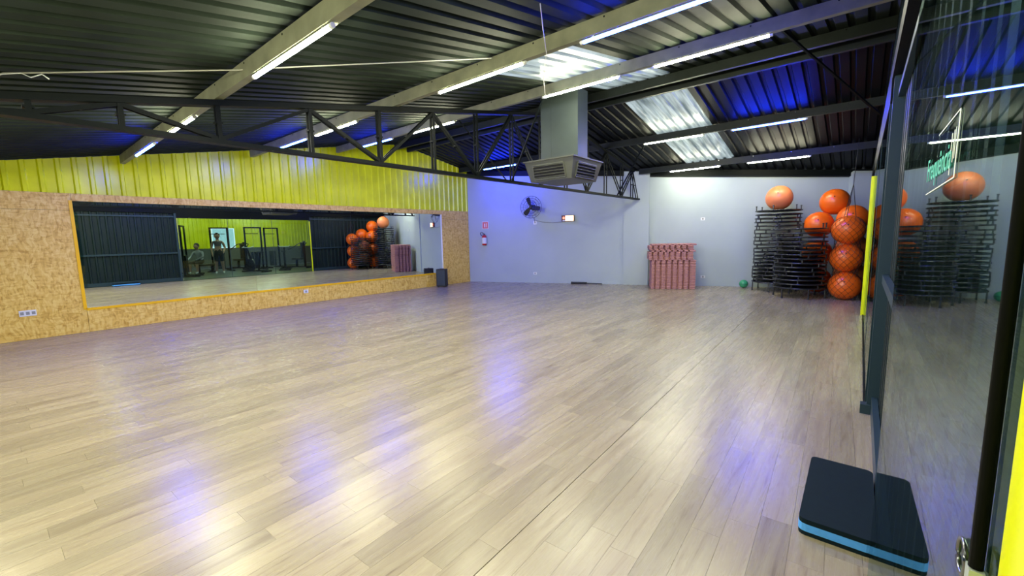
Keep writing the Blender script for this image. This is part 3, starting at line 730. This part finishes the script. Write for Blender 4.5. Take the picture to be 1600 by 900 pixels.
sg = bthing('extinguisher_sign', 'small red and white extinguisher sign above the fire extinguisher', 'sign', 0.555, 1.725)
MB().box(-0.105, 0.105, -0.004, 0, -0.11, 0.11).build('board', mat('sign_white', (0.85, 0.72, 0.72), 0.5), sg)
MB().box(-0.09, 0.09, -0.006, -0.004, -0.095, 0.095).build('red_field', mat('sign_red', (0.75, 0.16, 0.15), 0.5), sg)
MB().box(-0.035, 0.0, -0.0075, -0.006, -0.06, 0.05).build('extinguisher_mark', mat('sign_white', (1, 1, 1)), sg)
MB().box(0.03, 0.05, -0.0075, -0.006, -0.06, 0.06).build('arrow_mark', mat('sign_white', (1, 1, 1)), sg)
# speaker
sk = thing('loudspeaker', 'black portable loudspeaker standing on the floor at the mirror end', 'speaker', (-9.07, 7.86, 0), math.radians(35))
MB().bevbox(-0.14, 0.14, -0.13, 0.13, 0.02, 0.50, 0.03).build('cabinet', M_RUBBER, sk)
MB().bevbox(-0.12, 0.12, -0.142, -0.1, 0.05, 0.47, 0.012).build('grille', mat('grille_blue_black', (0.02, 0.035, 0.045), 0.5, noise=0.3, nscale=120), sk)
MB().box(-0.06, 0.06, -0.02, 0.02, 0.50, 0.515).build('handle', M_RUBBER, sk)
for a in (-0.1, 0.1):
    for b in (-0.09, 0.09): MB().cyl((a, b, 0), (a, b, 0.02), 0.015, n=8).build('foot', M_RUBBER, sk)
# folded stand on floor
fs = bthing('folded_stand', 'black folded tripod stand lying on the floor along the back wall', 'stand', 3.32, 0.0, 0.10)
MB().cyl((-0.10, 0, 0.03), (0.33, 0, 0.03), 0.03, 0.028, n=10).build('body', M_RUBBER, fs)
MB().cyl((0.33, 0, 0.026), (0.75, 0, 0.016), 0.014, n=8).build('pole', M_RUBBER, fs)
MB().cyl((-0.12, 0, 0.032), (-0.08, 0, 0.032), 0.032, n=10).build('clamp', M_RUBBER, fs)

# ------------------------------------------------------------------ cables under the roof
cord('roof_cable', 'pale cable stretched under the roof across the first purlins', [(-7.5, -0.9, 2.36), (-4.62, 0.14, 2.555), (-3.90, 1.375, 2.735), (-3.88, 1.385, 2.738), (-2.93, 3.295, 3.13)], 0.006, M_CABLE)
cord('hanging_wire', 'thin wire looping down from the roof past the third purlin', [(-1.86, 2.62, 3.01), (-2.02, 2.88, 2.98), (-2.28, 3.30, 3.0), (-2.7, 3.85, 3.02), (-3.2, 4.6, 3.12), (-3.56, 5.08, 3.33)], 0.004, M_CABLE)
cord('loose_wire', 'loose white wire end dangling near the left end of the truss', [(-4.60, 0.10, 2.53), (-4.55, 0.22, 2.56), (-4.5, 0.26, 2.53), (-4.42, 0.31, 2.545), (-4.3, 0.33, 2.49)], 0.004, M_WHITEP)

# ------------------------------------------------------------------ front wall behind the camera
wf = MB().box(WX-0.16, 0.3, YF-0.12, YF, 0, 2.2)
wall_front = structure(wf.build('wall_front', M_WALL), 'plain grey wall behind the camera', 'wall')

# ------------------------------------------------------------------ gym beyond the doors (seen in the mirror)
GX = 7.6
gf = structure(MB().box(0.20, GX, -1.5, 13.0, -0.10, 0.0).build('floor_gym', mat('gym_floor_grey', (0.05, 0.055, 0.055), 0.35)), 'grey rubber gym floor beyond the glass doors', 'floor')
wg = structure(MB().box(GX+0.03, GX+0.15, -1.5, 13.0, 0, 1.05).build('wall_gym', mat('gym_wall', (0.10, 0.115, 0.115), 0.6)), 'low grey gym wall below lime sheets', 'wall')
a = -1.424
for k in range(14):
    b = a + SHW
    if not (5.0 < a < 8.5 and k % 2 == 0):
        pr = rib_profile(a, b, 0.03); mm = MB()
        for yy, hh in pr: mm.v += [(GX-hh, yy, 1.05), (GX-hh, yy, 3.0)]
        for j in range(len(pr)-1): mm.f.append((2*j, 2*j+1, 2*j+3, 2*j+2))
        mm.build('gym_sheet', M_LIME, wg)
    else:
        pr = rib_profile(a, b, 0.03); mm = MB()
        for yy, hh in pr: mm.v += [(GX-hh, yy, 2.1), (GX-hh, yy, 3.0)]
        for j in range(len(pr)-1): mm.f.append((2*j, 2*j+1, 2*j+3, 2*j+2))
        mm.build('gym_sheet', M_LIME, wg)
        MB().box(GX+0.0, GX+0.01, a+0.05, b-0.05, 1.1, 2.06).build('window_pane', M_GLASS, wg)
    a = b
structure(MB().box(0.31, GX+0.15, -1.5, 13.0, 3.0, 3.1).build('ceiling_gym', mat('gym_ceiling', (0.30, 0.33, 0.33), 0.6)), 'grey gym ceiling beyond the doors', 'ceiling')
structure(MB().box(0.31, GX+0.15, 13.0, 13.1, 0, 3.1).build('wall_gym_far', mat('gym_wall', (1, 1, 1))), 'far end wall of the gym', 'wall')
structure(MB().box(0.31, GX+0.15, -1.6, -1.5, 0, 3.1).build('wall_gym_near', mat('gym_wall', (1, 1, 1))), 'near end wall of the gym', 'wall')
for i, (gx, gy) in enumerate(((2.0, 3.0), (2.0, 6.5), (2.0, 10.0), (5.0, 4.5), (5.0, 8.5))):  # tubes added to brighten the gym beyond the doors
    t = thing('tube_light', 'added white tube light on the gym ceiling, %s from the doors side' % ORD[i], 'tube light', (gx, gy, 2.93), group='added gym tube lights')
    MB().cyl((0, 0, 0), (0, 1.2, 0), 0.016, n=8).build('tube', M_TUBE_W, t, smooth=True)
    for q_ in (-0.03, 1.2): MB().cyl((0, q_, 0), (0, q_+0.03, 0), 0.018, n=8).build('end_cap', M_WHITEP, t)
    for q_ in (0.2, 1.0): MB().box(-0.008, 0.008, q_-0.01, q_+0.01, 0.014, 0.068).build('clip', M_WHITEP, t)
# gym machines
def machine(loc, rot, label, kind):
    t = thing('weight_machine', label, 'gym machine', loc, rot)
    B_ = M_BLACK
    f_ = MB()
    if kind == 0:      # tower with cable
        for a in (-0.35, 0.35): f_.box(a-0.03, a+0.03, -0.03, 0.03, 0, 2.05)
        f_.box(-0.38, 0.38, -0.03, 0.03, 2.0, 2.06); f_.box(-0.38, -0.32, -0.5, 0.5, 0, 0.06); f_.box(0.32, 0.38, -0.5, 0.5, 0, 0.06)
        f_.build('frame', B_, t)
        for k in range(10): MB().box(-0.14, 0.14, -0.06, 0.06, 0.12+k*0.075, 0.12+k*0.075+0.07).build('weight_plate', M_CHROME, t)
        MB().bar((-0.30, -0.2, 1.75), (0.30, -0.2, 1.75), 0.03, 0.03).build('pull_bar', M_CHROME, t)
    elif kind == 1:    # bench press seat
        f_.box(-0.05, 0.05, -0.7, 0.7, 0.03, 0.09); f_.box(-0.4, 0.4, -0.7, -0.62, 0, 0.07); f_.box(-0.4, 0.4, 0.62, 0.7, 0, 0.07)
        f_.box(-0.04, 0.04, 0.3, 0.38, 0.09, 1.35); f_.box(-0.04, 0.04, -0.15, -0.07, 0.09, 0.42); f_.build('frame', B_, t)
        MB().bevbox(-0.16, 0.16, -0.3, 0.2, 0.42, 0.50, 0.04).build('seat_pad', M_RUBBER, t)
        MB().bevbox(-0.15, 0.15, 0.22, 0.30, 0.52, 1.25, 0.02).build('back_pad', M_RUBBER, t)
        for s_ in (-1, 1): MB().tube([(0, 0.36, 1.3), (s_*0.3, 0.3, 1.25), (s_*0.42, -0.05, 1.0), (s_*0.42, -0.25, 0.95)], 0.022, 6).build('press_arm', M_CHROME, t)
    else:              # stationary bike like machine
        MB().cyl((-0.04, -0.3, 0.32), (0.04, -0.3, 0.32), 0.27, n=24).build('flywheel', M_CHROME, t)
        f_.bar((0, -0.55, 0.05), (0, 0.6, 0.05), 0.08, 0.06); f_.bar((-0.25, -0.55, 0.03), (0.25, -0.55, 0.03), 0.06, 0.06); f_.bar((-0.25, 0.6, 0.03), (0.25, 0.6, 0.03), 0.06, 0.06)
        f_.bar((0, 0.15, 0.05), (0, 0.3, 0.85), 0.06, 0.06); f_.bar((0, -0.1, 0.1), (0, -0.45, 1.05), 0.06, 0.06); f_.build('frame', B_, t)
        MB().bevbox(-0.1, 0.1, 0.18, 0.44, 0.86, 0.92, 0.05).build('saddle', M_RUBBER, t)
        MB().tube([(-0.24, -0.32, 1.15), (-0.2, -0.5, 1.1), (0.2, -0.5, 1.1), (0.24, -0.32, 1.15)], 0.017, 6).build('handlebar', M_WHITEP, t)
machine((2.3, 4.7, 0), 0.4, 'black weight tower beyond the glass, nearest the dark wall', 0)
machine((4.7, 4.6, 0), 1.3, 'black chest press machine beside the seated person', 1)
machine((2.4, 7.3, 0), 1.2, 'exercise bike beyond the middle of the glass doors', 2)
machine((2.5, 8.6, 0), 2.0, 'exercise bike with pale handlebar near the far door post', 2)
machine((3.9, 7.8, 0), 1.57, 'black weight tower in front of the gym windows', 0)
machine((4.6, 6.6, 0), 1.57, 'black weight tower behind the standing person', 0)
machine((4.9, 9.0, 0), 1.4, 'black weight tower at the right end of the gym windows', 0)
machine((5.6, 7.7, 0), 1.2, 'black chest press machine under the gym windows', 1)
machine((3.3, 9.6, 0), 1.0, 'black chest press machine at the far end of the gym', 1)

# people (skin modifier bodies)
def person(loc, rot, label, joints, edges, skin_col, parts):
    t = thing('person', label, 'person', loc, rot, 'people in the gym')
    me = bpy.data.meshes.new('body'); names = list(joints); idx = {n: i for i, n in enumerate(names)}
    me.from_pydata([joints[n][0] for n in names], [(idx[a], idx[b]) for a, b in edges], [])
    o = bpy.data.objects.new('body', me); COL.objects.link(o)
    sm = o.modifiers.new('skin', 'SKIN')
    if not me.skin_vertices: me.attributes.new('skin', 'FLOAT', 'POINT')
    for n in names:
        sv = me.skin_vertices[0].data[idx[n]]; sv.radius = joints[n][1] if isinstance(joints[n][1], tuple) else (joints[n][1],)*2; sv.use_root = (n == 'pelvis')
    o.modifiers.new('sub', 'SUBSURF').levels = 1; o.modifiers['sub'].render_levels = 1
    dg_ = bpy.context.evaluated_depsgraph_get(); dg_.update()
    nm_ = bpy.data.meshes.new_from_object(o.evaluated_get(dg_)); bpy.data.objects.remove(o)
    nm_.materials.clear()
    for m__ in parts: nm_.materials.append(m__[0])
    nm_.materials.append(mat('skin_tone', skin_col, 0.5))
    for p in nm_.polygons:
        p.use_smooth = True; c = p.center; p.material_index = len(parts)
        for i_, (m__, fn) in enumerate(parts):
            if fn(c): p.material_index = i_; break
    b = bpy.data.objects.new('body', nm_); COL.objects.link(b); b.parent = t
    return t
def head_parts(t, c, hair_long, fwd=Vector((0, -1, 0))):
    m_ = MB(); m_.ball((c[0], c[1]+0.015, c[2]+0.025), 0.105, 20, 12, 1.12); m_.build('hair', mat('dark_hair', (0.025, 0.018, 0.015), 0.5), t, smooth=True)
    if hair_long: MB().tube([(c[0], c[1]+0.09, c[2]+0.05), (c[0], c[1]+0.13, c[2]-0.08), (c[0], c[1]+0.11, c[2]-0.28)], 0.05, 8).build('ponytail', MATS['dark_hair'], t, smooth=True)
    m_ = MB(); m_.ball((c[0], c[1]-0.022, c[2]-0.015), 0.092, 20, 14, 1.22); m_.cyl((c[0], c[1]-0.105, c[2]+0.0), (c[0], c[1]-0.128, c[2]-0.025), 0.010, 0.016, n=8)
    for s_ in (-1, 1): m_.ball((c[0]+s_*0.095, c[1]+0.0, c[2]-0.01), 0.022, 8, 6)
    m_.build('face', MATS['skin_tone'], t, smooth=True)
    e_ = MB()
    for s_ in (-1, 1): e_.ball((c[0]+s_*0.035, c[1]-0.108, c[2]+0.005), 0.010, 8, 6)
    e_.box(c[0]-0.025, c[0]+0.025, c[1]-0.110, c[1]-0.100, c[2]-0.062, c[2]-0.054); e_.build('features', MATS['dark_hair'], t)
ST = {'pelvis': ((0,0,.95),(.15,.11)), 'waist': ((0,0,1.10),(.12,.09)), 'chest': ((0,0,1.30),(.15,.10)), 'neckb': ((0,.01,1.43),(.07,.06)), 'neck': ((0,0,1.50),.05), 'head': ((0,-.01,1.60),.07),
      'shL': ((.17,0,1.39),.06), 'elL': ((.24,.02,1.12),.042), 'wrL': ((.22,-.10,.90),.03), 'haL': ((.21,-.14,.82),.032), 'f1L': ((.20,-.17,.75),.012), 'thL': ((.175,-.16,.80),.011),
      'shR': ((-.17,0,1.39),.06), 'elR': ((-.25,.04,1.13),.042), 'wrR': ((-.20,-.12,.96),.03), 'haR': ((-.18,-.16,.90),.032), 'f1R': ((-.16,-.20,.84),.012), 'thR': ((-.15,-.17,.89),.011),
      'hipL': ((.09,0,.86),.10), 'knL': ((.11,-.03,.49),.065), 'anL': ((.12,.03,.09),.042), 'toL': ((.14,-.13,.045),(.045,.035)),
      'hipR': ((-.09,0,.86),.10), 'knR': ((-.11,-.01,.49),.065), 'anR': ((-.13,.06,.09),.042), 'toR': ((-.15,-.10,.045),(.045,.035))}
SEDG = [('pelvis','waist'),('waist','chest'),('chest','neckb'),('neckb','neck'),('neck','head')] + [e_ for s_ in 'LR' for e_ in (('chest','sh'+s_),('sh'+s_,'el'+s_),('el'+s_,'wr'+s_),('wr'+s_,'ha'+s_),('ha'+s_,'f1'+s_),('ha'+s_,'th'+s_),('pelvis','hip'+s_),('hip'+s_,'kn'+s_),('kn'+s_,'an'+s_),('an'+s_,'to'+s_))]
M_TOP = mat('grey_top_cloth', (0.10, 0.10, 0.12), 0.8); M_LEG = mat('dark_shorts_cloth', (0.03, 0.035, 0.035), 0.8); M_SHOE = mat('white_shoe', (0.75, 0.75, 0.72), 0.5); M_TSHIRT = mat('pale_grey_shirt', (0.30, 0.31, 0.36), 0.8)
pw = person((2.75, 6.0, 0.0), math.radians(-70), 'standing person in dark crop top, loose shorts and white shoes, seen through the doors', ST, SEDG, (0.42, 0.25, 0.17),
       [(M_SHOE, lambda c: c.z < 0.11), (M_TOP, lambda c: 1.20 < c.z < 1.40 and abs(c.x) < 0.17), (M_LEG, lambda c: 0.52 < c.z < 1.02 and abs(c.x) < 0.185)])
head_parts(pw, (0, -0.01, 1.635), True)
SI = {k: v for k, v in ST.items()}
def sh(p): return (p[0], p[1]+0.05-(p[2]-0.95)*0.25, p[2]-0.42)
SI = {k: (sh(v[0]), v[1]) for k, v in ST.items()}
for s_, x_ in (('L', 1), ('R', -1)):
    SI['hip'+s_] = ((x_*.10, 0.0, .50), .10); SI['kn'+s_] = ((x_*.15, -.42, .50), .07); SI['an'+s_] = ((x_*.16, -.40, .09), .045); SI['to'+s_] = ((x_*.17, -.56, .045), (.045, .035))
    SI['el'+s_] = ((x_*.27, -.15, .74), .045); SI['wr'+s_] = ((x_*.20, -.38, .66), .032); SI['ha'+s_] = ((x_*.18, -.45, .62), .034); SI['f1'+s_] = ((x_*.16, -.51, .58), .012); SI['th'+s_] = ((x_*.13, -.45, .62), .011)
ps = person((3.75, 5.55, 0.0), math.radians(-40), 'seated person in pale shirt and dark shorts leaning forward on a bench', SI, SEDG, (0.42, 0.25, 0.17),
       [(M_SHOE, lambda c: c.z < 0.11), (M_TSHIRT, lambda c: c.z > 0.62 and c.z < 1.05), (M_LEG, lambda c: 0.42 < c.z <= 0.62)])
hp = SI['head'][0]; head_parts(ps, (hp[0], hp[1], hp[2]+0.035), False)
bn = thing('flat_bench', 'black flat bench under the seated person', 'bench', (3.75, 5.55, 0), math.radians(-40))
MB().bevbox(-0.15, 0.15, -0.2, 0.8, 0.33, 0.40, 0.04).build('pad', M_RUBBER, bn)
for y_ in (-0.1, 0.7):
    MB().box(-0.2, 0.2, y_-0.03, y_+0.03, 0, 0.05).build('foot_bar', M_BLACK, bn); MB().box(-0.03, 0.03, y_-0.03, y_+0.03, 0.05, 0.33).build('leg', M_BLACK, bn)
